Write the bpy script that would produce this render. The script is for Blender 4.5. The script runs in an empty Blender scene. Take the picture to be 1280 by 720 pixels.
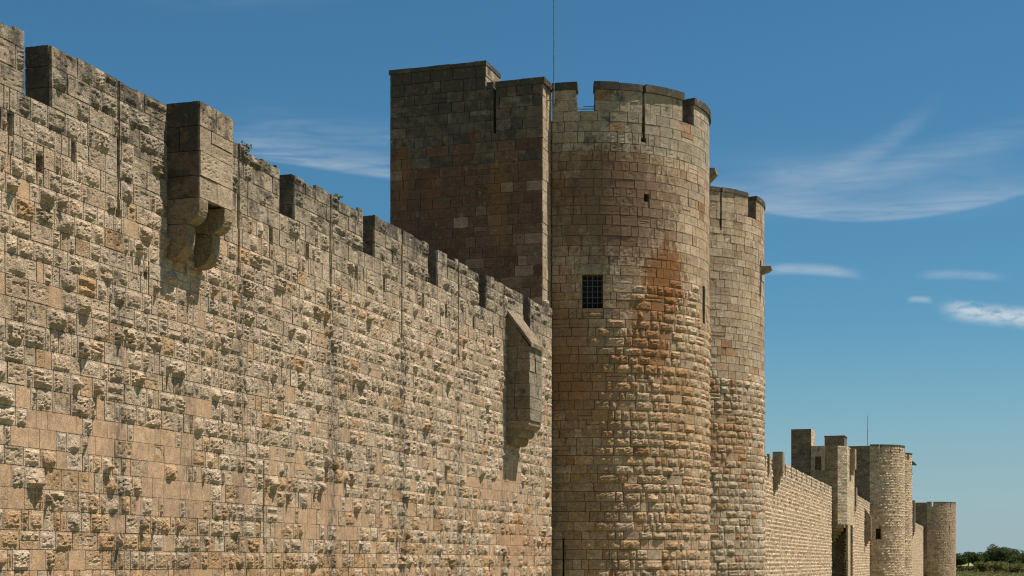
import bpy, bmesh, math, random
import numpy as np
from math import radians, sin, cos, pi
from mathutils import Vector, Matrix

SC = bpy.context.scene
COL = SC.collection
# ------------------------------------------------------------------ camera, sky, sun
HEAD = 17.95                      # the view is turned this far to the left of the wall's own direction (+Y)
EYE = Vector((16.7, 0.0, 4.0))
cam_d = bpy.data.cameras.new('camera')
cam = bpy.data.objects.new('camera', cam_d)
COL.objects.link(cam)
cam.location = EYE
cam.rotation_euler = (radians(90), 0, radians(HEAD))
cam_d.sensor_width = 36
cam_d.lens = 56.25
cam_d.shift_y = (702 - 360) / 1280.0
cam_d.clip_start = 0.1
cam_d.clip_end = 20000
SC.camera = cam
SC.render.resolution_x, SC.render.resolution_y = 1024, 576
SC.view_settings.view_transform = 'Standard'
SC.view_settings.look = 'None'
SC.view_settings.gamma = 1
SC.view_settings.exposure = 0.70
SC.cycles.filter_width = 1.15

SUN_EL, SUN_AZ = 65.5, 21.0       # azimuth measured from +X (away from the wall) towards +Y
sd = bpy.data.lights.new('sun', 'SUN')
sd.energy = 5.0
sd.angle = radians(0.53)
sd.color = (1.0, 0.91, 0.785)
sun = bpy.data.objects.new('sun', sd)
COL.objects.link(sun)
sv = Vector((cos(radians(SUN_EL)) * cos(radians(SUN_AZ)), cos(radians(SUN_EL)) * sin(radians(SUN_AZ)), sin(radians(SUN_EL))))
sun.rotation_euler = sv.to_track_quat('Z', 'Y').to_euler()
sun.location = (60, 20, 80)


class NT:
    """tiny node helper"""
    def __init__(s, tree):
        s.t = tree
        s.n = tree.nodes
        s.l = tree.links

    def node(s, kind, **kw):
        n = s.n.new(kind)
        for k, v in kw.items():
            setattr(n, k, v)
        return n

    def put(s, sock, v):
        if isinstance(v, bpy.types.NodeSocket):
            s.l.new(v, sock)
        elif isinstance(v, (tuple, list)) and sock.type == 'RGBA' and len(v) == 3:
            sock.default_value = (*v, 1)
        else:
            sock.default_value = v

    def m(s, op, a, b=0.0, c=0.0, clamp=False):
        n = s.node('ShaderNodeMath', operation=op, use_clamp=clamp)
        s.put(n.inputs[0], a)
        s.put(n.inputs[1], b)
        s.put(n.inputs[2], c)
        return n.outputs[0]

    def ramp(s, v, a, b, lo=0.0, hi=1.0):
        n = s.node('ShaderNodeMapRange', interpolation_type='SMOOTHSTEP')
        s.put(n.inputs[0], v)
        for i, x in zip((1, 2, 3, 4), (a, b, lo, hi)):
            s.put(n.inputs[i], x)
        return n.outputs[0]

    def noise(s, vec, scale, detail=4, rough=0.55, out=0, dist=0.0):
        n = s.node('ShaderNodeTexNoise')
        s.put(n.inputs['Vector'], vec)
        n.inputs['Scale'].default_value = scale
        n.inputs['Detail'].default_value = detail
        n.inputs['Roughness'].default_value = rough
        n.inputs['Distortion'].default_value = dist
        return n.outputs[out]

    def mapping(s, vec, scale=(1, 1, 1), loc=(0, 0, 0), rot=(0, 0, 0)):
        n = s.node('ShaderNodeMapping')
        s.put(n.inputs[0], vec)
        n.inputs['Location'].default_value = loc
        n.inputs['Rotation'].default_value = rot
        n.inputs['Scale'].default_value = scale
        return n.outputs[0]

    def mix(s, f, a, b, mode='MIX'):
        n = s.node('ShaderNodeMix', data_type='RGBA', blend_type=mode)
        s.put(n.inputs[0], f)
        s.put(n.inputs[6], a)
        s.put(n.inputs[7], b)
        return n.outputs[2]

    def sep(s, vec):
        n = s.node('ShaderNodeSeparateXYZ')
        s.put(n.inputs[0], vec)
        return n.outputs

    def comb(s, x, y, z):
        n = s.node('ShaderNodeCombineXYZ')
        for i, v in enumerate((x, y, z)):
            s.put(n.inputs[i], v)
        return n.outputs[0]


def build_world():
    w = bpy.data.worlds.new('World')
    SC.world = w
    w.use_nodes = True
    t = NT(w.node_tree)
    t.n.clear()
    out = t.node('ShaderNodeOutputWorld')
    bg = t.node('ShaderNodeBackground')
    sky = t.node('ShaderNodeTexSky', sky_type='NISHITA', sun_disc=False)
    sky.sun_elevation = radians(SUN_EL)
    sky.sun_rotation = radians(90 - SUN_AZ)
    sky.altitude = 0
    sky.air_density = 1.0
    sky.dust_density = 0.25
    sky.ozone_density = 1.6
    vec = t.node('ShaderNodeTexCoord').outputs['Generated']
    x, y, z = t.sep(vec)
    az = t.m('MULTIPLY', t.m('ARCTAN2', x, y), 180 / pi)
    el = t.m('MULTIPLY', t.m('ARCSINE', z), 180 / pi)
    p = t.comb(az, el, 0)

    def ae(px, py):
        u = (px - 640) / 2000
        return math.degrees(math.atan(u)) - HEAD, math.degrees(math.atan2((702 - py) / 2000, math.hypot(1, u)))

    def streak(pts, width, strength, soft=1.0, asym=0.35, nscale=(0.35, 1.6), rot=0.0, seed=0.0, lo=0.25, hi=0.75):
        P = [ae(*q) for q in pts]
        a0 = P[0][0]
        co = np.polyfit([q[0] - a0 for q in P], [q[1] for q in P], min(2, len(P) - 1))
        if len(co) == 2:
            co = [0, co[0], co[1]]
        d = t.m('SUBTRACT', az, a0)
        curve = t.m('ADD', t.m('MULTIPLY', t.m('ADD', t.m('MULTIPLY', d, float(co[0])), float(co[1])), d), float(co[2]))
        off = t.m('SUBTRACT', el, curve)
        wd = width * 180 / pi / 2000
        up = t.ramp(off, 0, wd, 1, 0)
        dn = t.ramp(off, -wd * asym, 0, 0, 1)
        a1 = P[-1][0]
        e = (a1 - a0) * 0.28 * soft
        win = t.m('MULTIPLY', t.ramp(az, a0 - e * .3, a0 + e), t.ramp(az, a1 - e, a1 + e * .3, 1, 0))
        v = t.mapping(p, scale=(nscale[0], nscale[1], 1), rot=(0, 0, rot), loc=(seed, seed * 1.7, seed))
        n = t.ramp(t.noise(v, 1.6, 5, 0.55, dist=0.4), lo, hi, 0.12, 1)
        r = t.m('MULTIPLY', t.m('MULTIPLY', up, dn), t.m('MULTIPLY', win, n))
        return t.m('MULTIPLY', r, strength)

    S = [
        streak([(270, 184), (380, 203), (520, 224)], 34, .34, .8, .22, (.3, 2.6), .12, 1.0),
        streak([(280, 160), (400, 172), (560, 190)], 40, .14, 1, .6, (.3, 2.0), .1, 2.0),
        streak([(850, 232), (1070, 273), (1330, 222)], 30, .28, .9, .2, (.25, 2.6), -.1, 3.0, .15, .7),
        streak([(940, 214), (1080, 196), (1170, 132)], 24, .15, 1, .8, (.4, 2.2), -.35, 4.0, .15, .7),
        streak([(930, 262), (1080, 222), (1340, 150)], 30, .15, 1, .8, (.22, 2.4), -.3, 5.0),
        streak([(860, 235), (1080, 232), (1300, 225)], 60, .13, 1, .9, (.25, 1.2), -.2, 6.0, .1, .7),
        streak([(946, 339), (1000, 337), (1078, 345)], 11, .34, 1, .8, (.6, 2.5), 0, 7.0, .1, .6),
        streak([(1148, 345), (1200, 344), (1258, 348)], 9, .2, 1, .8, (.6, 2.5), 0, 8.0, .1, .6),
        streak([(1134, 375), (1150, 374), (1166, 376)], 6, .3, 1, 1, (1, 2), 0, 9.0, .1, .5),
        streak([(1176, 384), (1240, 392), (1420, 404)], 15, .75, .55, 1.2, (1.2, 2.6), 0, 10.0, .25, .6),
        streak([(1170, 620), (1230, 624), (1400, 628)], 20, .06, 1, 1, (.5, 2), 0, 11.0),
        streak([(120, -60), (300, -40), (520, -80)], 60, .12, 1, 1, (.3, 2), 0, 12.0),
    ]
    tot = S[0]
    for q in S[1:]:
        tot = t.m('ADD', tot, q)
    # thin cirrus elsewhere round the sky, so that it goes on beyond the frame
    far = t.m('ABSOLUTE', t.m('ADD', az, HEAD))
    n2 = t.ramp(t.noise(t.mapping(p, scale=(.05, .16, 1), rot=(0, 0, .2)), 1.0, 6, .6, dist=.6), .55, .8, 0, .25)
    n2 = t.m('MULTIPLY', t.m('MULTIPLY', n2, t.ramp(far, 24, 38)), t.ramp(el, 0, 8))
    tot = t.m('ADD', tot, n2, clamp=True)
    hsv = t.node('ShaderNodeHueSaturation')
    hsv.inputs['Hue'].default_value = 0.492
    hsv.inputs['Saturation'].default_value = 1.12
    hsv.inputs['Value'].default_value = 1.0
    t.put(hsv.inputs['Color'], sky.outputs[0])
    blue = t.mix(1.0, hsv.outputs[0], (.51, .86, .99), 'MULTIPLY')
    blue = t.mix(t.ramp(el, -1, 9, .75, 0), blue, (4.4, 5.7, 6.8))
    colr = t.mix(tot, blue, (8.2, 8.8, 9.3))
    t.put(bg.inputs[0], colr)
    bg.inputs[1].default_value = 0.05
    t.l.new(bg.outputs[0], out.inputs[0])


build_world()

# ------------------------------------------------------------------ materials
MATS = {}


def stone_mat(name, bump=1.0, grain=1.0, streaks=None, far=False, patina=None, rust=None, base=None, pale=None):
    """masonry: 'tint' rgb = the stone's own colour, 'tint' alpha = how much black lichen grows on it"""
    m = bpy.data.materials.new(name)
    m.use_nodes = True
    t = NT(m.node_tree)
    t.n.clear()
    out = t.node('ShaderNodeOutputMaterial')
    b = t.node('ShaderNodeBsdfPrincipled')
    b.inputs['Roughness'].default_value = 0.93
    b.inputs['Specular IOR Level'].default_value = 0.15
    pos = t.node('ShaderNodeNewGeometry').outputs['Position']
    if base:
        colr, alpha = base, 0.35
    else:
        at = t.node('ShaderNodeAttribute', attribute_name='tint')
        colr, alpha = at.outputs['Color'], at.outputs['Alpha']
    nf = t.noise(pos, 34 if not far else 6, 5, .7)
    nm = t.noise(pos, 5.5 if not far else 1.5, 4, .62)
    nl = t.noise(pos, .55, 4, .6)
    f = t.m('MULTIPLY', t.ramp(nf, .28, .72, .55, 1.34), t.m('MULTIPLY', t.ramp(nm, .3, .7, .8, 1.15), t.ramp(nl, .3, .7, .88, 1.1)))
    colr = t.mix(1.0, colr, t.comb(f, f, f), 'MULTIPLY')
    # warm iron tint in soft patches
    colr = t.mix(t.ramp(t.noise(pos, 1.9, 5, .65), .56, .78, 0, .45), colr, (.38, .21, .09))
    # pale lime wash / salts
    colr = t.mix(t.ramp(t.noise(t.mapping(pos, loc=(7, 3, 1)), 3.2, 6, .7), .58, .72, 0, .35), colr, (.5, .45, .36))
    if rust:                       # lichen / rust runs: list of (x,y,z centre, radii, colour, strength)
        for (c, r, rc, st) in rust:
            v = t.mapping(pos, scale=tuple(1 / q for q in r), loc=tuple(-a / q for a, q in zip(c, r)))
            ln = t.node('ShaderNodeVectorMath', operation='LENGTH')
            t.put(ln.inputs[0], v)
            d = t.m('ADD', ln.outputs['Value'], t.m('MULTIPLY', t.m('SUBTRACT', t.noise(t.mapping(pos, scale=(1.5, 1.5, .8)), 3.4, 8, .78), .5), 3.0))
            colr = t.mix(t.ramp(d, .6, 1.0, st, 0), colr, rc)
    if streaks:
        yy = t.sep(pos)
        tot = None
        for (y0, z1, hw, st) in streaks:
            d = t.m('ABSOLUTE', t.m('ADD', t.m('SUBTRACT', yy[1], y0), t.m('MULTIPLY', t.m('SUBTRACT', nm, .5), .35)))
            a = t.ramp(d, hw * .35, hw * 1.5, st, 0)
            a = t.m('MULTIPLY', a, t.ramp(yy[2], z1 - .4, z1 + .1, 1, 0))
            tot = a if tot is None else t.m('MAXIMUM', tot, a)
        nn = t.ramp(t.noise(t.mapping(pos, scale=(1, 2.2, 1.1)), 3.4, 7, .75), .40, .62)
        tot = t.m('MULTIPLY', tot, nn)
        colr = t.mix(tot, colr, (.10, .088, .073))
    # black / grey lichen
    lich = t.ramp(t.m('ADD', t.noise(pos, 2.6 if not far else .8, 7, .72), t.m('MULTIPLY', alpha, .42)), .62, .82, 0, .85)
    colr = t.mix(lich, colr, (.06, .055, .046))
    # orange crust lichen along the exposed tops
    ol = t.m('MULTIPLY', t.ramp(t.noise(t.mapping(pos, loc=(4, 9, 2)), 7, 5, .7), .56, .66, 0, .5), t.ramp(alpha, .35, .8))
    colr = t.mix(ol, colr, (.33, .17, .05))
    # small dark pits
    vor = t.node('ShaderNodeTexVoronoi')
    t.put(vor.inputs['Vector'], t.mapping(pos, scale=(1, 1, 1.3)))
    vor.inputs['Scale'].default_value = 11 if not far else 2.5
    pit = t.ramp(vor.outputs['Distance'], .08, .3, 1, 0)
    pit = t.m('MULTIPLY', pit, t.ramp(t.noise(pos, 9, 3, .5), .46, .56))
    t.put(b.inputs['Base Color'], colr)
    # relief
    h1 = t.noise(t.mapping(pos, scale=(1, 1, 1.9)), 24 if not far else 4, 7, .7, dist=.3)
    h2 = t.noise(pos, 70 if not far else 12, 4, .7)
    h = t.m('ADD', t.m('MULTIPLY', h1, 1.0), t.m('MULTIPLY', h2, .3))
    h = t.m('SUBTRACT', h, t.m('MULTIPLY', pit, 1.1))
    bp = t.node('ShaderNodeBump')
    if base:
        bp.inputs['Strength'].default_value = min(1, bump)
    else:
        t.put(bp.inputs['Strength'], t.ramp(alpha, -.3, -.12, .22, min(1, bump)))
    bp.inputs['Distance'].default_value = .045 * grain if not far else .09 * grain
    t.put(bp.inputs['Height'], h)
    t.l.new(bp.outputs[0], b.inputs['Normal'])
    t.l.new(b.outputs[0], out.inputs[0])
    MATS[name] = m
    return m


def plain_mat(name, colr, rough=.8, metal=0.0, nscale=8, var=.25):
    m = bpy.data.materials.new(name)
    m.use_nodes = True
    t = NT(m.node_tree)
    b = t.n['Principled BSDF']
    b.inputs['Roughness'].default_value = rough
    b.inputs['Metallic'].default_value = metal
    pos = t.node('ShaderNodeNewGeometry').outputs['Position']
    f = t.ramp(t.noise(pos, nscale, 4, .6), .3, .7, 1 - var, 1 + var)
    t.put(b.inputs['Base Color'], t.mix(1.0, colr, t.comb(f, f, f), 'MULTIPLY'))
    MATS[name] = m
    return m


SLITS = [22.1, 26.97, 31.87, 36.77, 41.55, 46.21, 50.66]
GAPS = [19.1, 23.95, 28.8, 33.9, 38.8, 43.6, 48.05, 52.8]
stone_mat('rampart_limestone', 1, 1.0, streaks=[(26.97, 10.6, .26, .8), (31.95, 10.6, .28, .8), (36.85, 9.9, .32, .95),
          (41.6, 10.2, .34, .95), (46.25, 10.0, .32, .7), (50.5, 9.6, .2, .6), (29.6, 8.0, .35, .6)],
          rust=[((0, 52.3, 4.8), (3, 2.6, .9), (.33, .16, .07), .35), ((0, 33, 3.4), (3, 13, .8), (.40, .24, .12), .4)])
CX, CY, CR = -.3, 62.23, 4.9


def on_drum(cx, cy, R, phi, z):
    return (cx + R * cos(radians(phi)), cy + R * sin(radians(phi)), z)


stone_mat('drum_limestone', 1, .75, rust=[
    (on_drum(CX, CY, CR, -37, 14.7), (1.5, 1.2, 1.6), (.24, .10, .032), .9),
    (on_drum(CX, CY, CR, -46, 12.4), (1.3, 1.1, 2.1), (.28, .135, .055), .75),
    (on_drum(CX, CY, CR, -60, 17.4), (3.2, 2.6, 2.6), (.17, .095, .058), .75),
    (on_drum(CX, CY, CR, -88, 12.0), (1.6, 1.2, 3.4), (.26, .13, .055), .6),
    (on_drum(CX, CY, CR, -72, 10.2), (1.8, 1.6, 1.6), (.28, .15, .07), .45),
    (on_drum(CX, CY, CR, -30, 9.5), (1.6, 1.5, 2.2), (.33, .18, .08), .4)])
stone_mat('shaded_flank_stone', 1, .8, rust=[
    ((-5.9, 56.3, 18.6), (.35, 1, 1.6), (.26, .13, .04), .38),
    ((-4.7, 56.3, 17.7), (.5, 1, 1.0), (.25, .12, .04), .25),
    ((-2.1, 56.3, 17.3), (.45, 1, 2.2), (.26, .14, .04), .42)])
stone_mat('second_drum_limestone', 1, .9, rust=[((4, 72, 9.5), (4, 3, 2.0), (.36, .2, .09), .5)])
stone_mat('far_limestone', 1, .55, far=True)
stone_mat('mortar', 1, .8, base=(.47, .385, .28))
stone_mat('dark_mortar', 1, .8, base=(.15, .105, .075))
stone_mat('far_mortar', 1, .6, far=True, base=(.36, .285, .195))
stone_mat('drum_mortar', 1, .8, base=(.21, .16, .11))
plain_mat('iron_bars', (.07, .075, .09), .6, .2)
plain_mat('steel_pole', (.25, .28, .32), .45, .7)
plain_mat('dark_interior', (.02, .018, .016), .9)
plain_mat('weed_leaf', (.09, .12, .04), .8, 0, 30)

# ------------------------------------------------------------------ object helpers
WO = {}                           # world origin of every object


def tag(o, label=None, cat=None, group=None, kind=None):
    if label: o['label'] = label
    if cat: o['category'] = cat
    if group: o['group'] = group
    if kind: o['kind'] = kind
    return o


def link(o, parent=None, origin=(0, 0, 0)):
    COL.objects.link(o)
    WO[o] = np.array(origin, float)
    if parent is not None:
        o.parent = parent
        o.location = WO[o] - WO[parent]
    else:
        o.location = origin
    return o


def thing(name, loc, label, cat, group=None):
    o = bpy.data.objects.new(name, None)
    o.empty_display_size = .5
    link(o, None, loc)
    return tag(o, label, cat, group)


def mesh_obj(name, V, F, mat, parent=None, origin=None, tint=None, smooth=False):
    V = np.asarray(V, float).reshape(-1, 3)
    if origin is None:
        origin = V.mean(axis=0) * (1, 1, 0) + (0, 0, V[:, 2].min())
    origin = np.asarray(origin, float)
    me = bpy.data.meshes.new(name)
    L = (V - origin).astype(np.float32)
    if isinstance(F, np.ndarray) and F.ndim == 2 and F.shape[1] == 4:
        n = len(F)
        me.vertices.add(len(L))
        me.vertices.foreach_set('co', L.ravel())
        me.loops.add(n * 4)
        me.loops.foreach_set('vertex_index', F.ravel().astype(np.int32))
        me.polygons.add(n)
        me.polygons.foreach_set('loop_start', np.arange(0, n * 4, 4, dtype=np.int32))
        me.update(calc_edges=True)
    else:
        me.from_pydata([tuple(v) for v in L], [], [tuple(int(i) for i in f) for f in F])
        me.update()
    if tint is not None:
        a = me.attributes.new('tint', 'FLOAT_COLOR', 'POINT')
        T = np.asarray(tint, np.float32)
        if T.ndim == 1:
            T = np.tile(T, (len(L), 1))
        a.data.foreach_set('color', np.ascontiguousarray(T).ravel())
    me.polygons.foreach_set('use_smooth', [smooth] * len(me.polygons))
    me.materials.append(MATS[mat] if isinstance(mat, str) else mat)
    o = bpy.data.objects.new(name, me)
    return link(o, parent, origin)


class MB:
    """collects simple solids"""
    def __init__(s):
        s.V, s.F = [], []

    def add(s, V, F):
        k = len(s.V)
        s.V += [tuple(v) for v in V]
        s.F += [tuple(i + k for i in f) for f in F]
        return s

    def box(s, x0, x1, y0, y1, z0, z1):
        V = [(x, y, z) for z in (z0, z1) for y in (y0, y1) for x in (x0, x1)]
        return s.add(V, [(0, 2, 3, 1), (4, 5, 7, 6), (0, 1, 5, 4), (2, 6, 7, 3), (0, 4, 6, 2), (1, 3, 7, 5)])

    def prism(s, prof, y0, y1, axis='y'):
        """profile of (x,z) pairs extruded from y0 to y1"""
        n = len(prof)
        V = [(x, y0, z) for x, z in prof] + [(x, y1, z) for x, z in prof]
        F = [tuple(range(n)), tuple(range(2 * n - 1, n - 1, -1))] + [((i + 1) % n, i, i + n, (i + 1) % n + n) for i in range(n)]
        return s.add(V, F)

    def poly(s, plan, z0, z1):
        """vertical prism over a counter-clockwise plan of (x,y)"""
        n = len(plan)
        V = [(x, y, z0) for x, y in plan] + [(x, y, z1) for x, y in plan]
        F = [tuple(range(n - 1, -1, -1)), tuple(range(n, 2 * n))] + [(i, (i + 1) % n, (i + 1) % n + n, i + n) for i in range(n)]
        return s.add(V, F)

    def ring(s, cx, cy, r0, r1, p0, p1, z0, z1, seg=3.0):
        """part of a round wall between two angles (degrees)"""
        n = max(2, int(abs(p1 - p0) / seg) + 1)
        pr = []
        for i in range(n + 1):
            p = radians(p0 + (p1 - p0) * i / n)
            for r, z in ((r0, z0), (r1, z0), (r1, z1), (r0, z1)):
                pr.append((cx + r * cos(p), cy + r * sin(p), z))
        F = [(0, 1, 2, 3), tuple(4 * n + j for j in (3, 2, 1, 0))]
        for i in range(n):
            for j in range(4):
                a, b_ = 4 * i + j, 4 * i + (j + 1) % 4
                F.append((b_, a, a + 4, b_ + 4))
        return s.add(pr, F)

    def tube(s, p, q, r, n=8):
        p, q = Vector(p), Vector(q)
        rot = (q - p).to_track_quat('Z', 'Y').to_matrix()
        V = []
        for c in (p, q):
            for i in range(n):
                V.append(c + rot @ Vector((r * cos(2 * pi * i / n), r * sin(2 * pi * i / n), 0)))
        F = [tuple(range(n - 1, -1, -1)), tuple(range(n, 2 * n))] + [(i, (i + 1) % n, (i + 1) % n + n, i + n) for i in range(n)]
        return s.add(V, F)

    def build(s, name, mat, parent=None, tint=(.4, .32, .22, .2), origin=None, smooth=False):
        return mesh_obj(name, s.V, s.F, mat, parent, origin, tint, smooth)


# ------------------------------------------------------------------ masonry
class Plane:
    def __init__(s, p0, p1):
        """wall face seen from its right-hand side when walking p0 -> p1"""
        s.p0 = np.array(p0, float)
        d = np.array(p1, float) - s.p0
        s.len = float(np.hypot(*d))
        s.d = d / s.len
        s.n = np.array((s.d[1], -s.d[0]))

    def map(s, a, z, h):
        a, z, h = np.broadcast_arrays(a, z, h)
        return np.stack((s.p0[0] + s.d[0] * a + s.n[0] * h, s.p0[1] + s.d[1] * a + s.n[1] * h, z), -1)


class Arc:
    def __init__(s, cx, cy, R):
        s.c, s.R = (cx, cy), R

    def a(s, phi):
        return radians(phi) * s.R

    def map(s, a, z, h):
        a, z, h = np.broadcast_arrays(a, z, h)
        p = a / s.R
        return np.stack((s.c[0] + (s.R + h) * np.cos(p), s.c[1] + (s.R + h) * np.sin(p), z), -1)


def hsh(i, j, k):
    x = (i.astype(np.int64) * 73856093) ^ (j.astype(np.int64) * 19349663) ^ (np.asarray(k).astype(np.int64) * 83492791)
    x = (x ^ (x >> 13)) * 1274126177
    x = x & 0x7fffffff
    x = (x ^ (x >> 16)) & 0xffffff
    return x / float(0xffffff)


def vnoise(a, z, seed):
    i, j = np.floor(a), np.floor(z)
    u, v = a - i, z - j
    u, v = u * u * (3 - 2 * u), v * v * (3 - 2 * v)
    return (hsh(i, j, seed) * (1 - u) + hsh(i + 1, j, seed) * u) * (1 - v) + (hsh(i, j + 1, seed) * (1 - u) + hsh(i + 1, j + 1, seed) * u) * v


def courses(z0, z1, lo, hi, rng, fixed=()):
    """bed joints between z0 and z1 that hit every fixed level"""
    out = [z0]
    for t in sorted([f for f in fixed if z0 < f < z1] + [z1]):
        span = t - out[-1]
        n = max(1, round(span / ((lo + hi) / 2)))
        w = np.array([rng.uniform(lo, hi) for _ in range(n)])
        w = np.cumsum(w / w.sum() * span) + out[-1]
        out += list(w)
    return out


def subtract(rects, h):
    out = []
    for (a0, a1, z0, z1) in rects:
        b0, b1, y0, y1 = h
        if b0 >= a1 or b1 <= a0 or y0 >= z1 or y1 <= z0:
            out.append((a0, a1, z0, z1))
            continue
        if b0 > a0: out.append((a0, b0, z0, z1))
        if b1 < a1: out.append((b1, a1, z0, z1))
        m0, m1 = max(a0, b0), min(a1, b1)
        if y1 < z1: out.append((m0, m1, y1, z1))
        if y0 > z0: out.append((m0, m1, z0, y0))
    return [r for r in out if r[1] - r[0] > .045 and r[3] - r[2] > .045]


def lay(surf, a0, a1, zs, rng, style, wlo=.25, whi=.85, holes=(), owner=None, joint=.011, ragged=False, soft=0):
    """cuts one face into stones, course by course"""
    out = []
    for z0, z1 in zip(zs[:-1], zs[1:]):
        a = a0
        cuts = [a0]
        while a < a1 - 1e-6:
            w = rng.uniform(wlo, whi)
            if rng.random() < .22: w = rng.uniform(wlo * .75, wlo * 1.2)
            if a1 - (a + w) < wlo * .7: w = a1 - a
            a += w
            cuts.append(min(a, a1))
        for c0, c1 in zip(cuts[:-1], cuts[1:]):
            rects = [(c0, c1, z0, z1)]
            if c1 - c0 > .5 and rng.random() < .05 and z1 - z0 > .28:      # two thin stones in place of one
                zm = z0 + (z1 - z0) * rng.uniform(.4, .6)
                rects = [(c0, c1, z0, zm), (c0, c1, zm, z1)]
            for h in holes:
                rects = subtract(rects, h)
            if ragged and z1 > zs[-1] - .01:
                dz = rng.choice((0, 0, .01, -.02, -.035, -.06, -.10))
                rects = [(q[0], q[1], q[2], q[3] + dz) for q in rects]
            for r in rects:
                kind, amp, tint = style((r[0] + r[1]) / 2, (r[2] + r[3]) / 2, rng)
                if kind is None: continue
                j = joint if kind != 'smooth' else .004
                if kind == 'rough' and getattr(surf, 'lime', 1) > .5: j *= .8
                out.append(dict(s=surf, a0=r[0] + j, a1=r[1] - j, z0=r[2] + j * .9, z1=r[3] - j * .9, kind=kind, amp=amp,
                                tint=tint, seed=rng.randrange(1 << 20), owner=owner))
    return out


def view(P):
    """where a point stands in the picture and how far away it is"""
    d = P - np.array(EYE)
    th = radians(HEAD)
    f = -d[..., 0] * sin(th) + d[..., 1] * cos(th)
    r = d[..., 0] * cos(th) + d[..., 1] * sin(th)
    f = np.maximum(f, .1)
    return 640 + 2000 * r / f, 702 - 2000 * d[..., 2] / f, f


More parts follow.
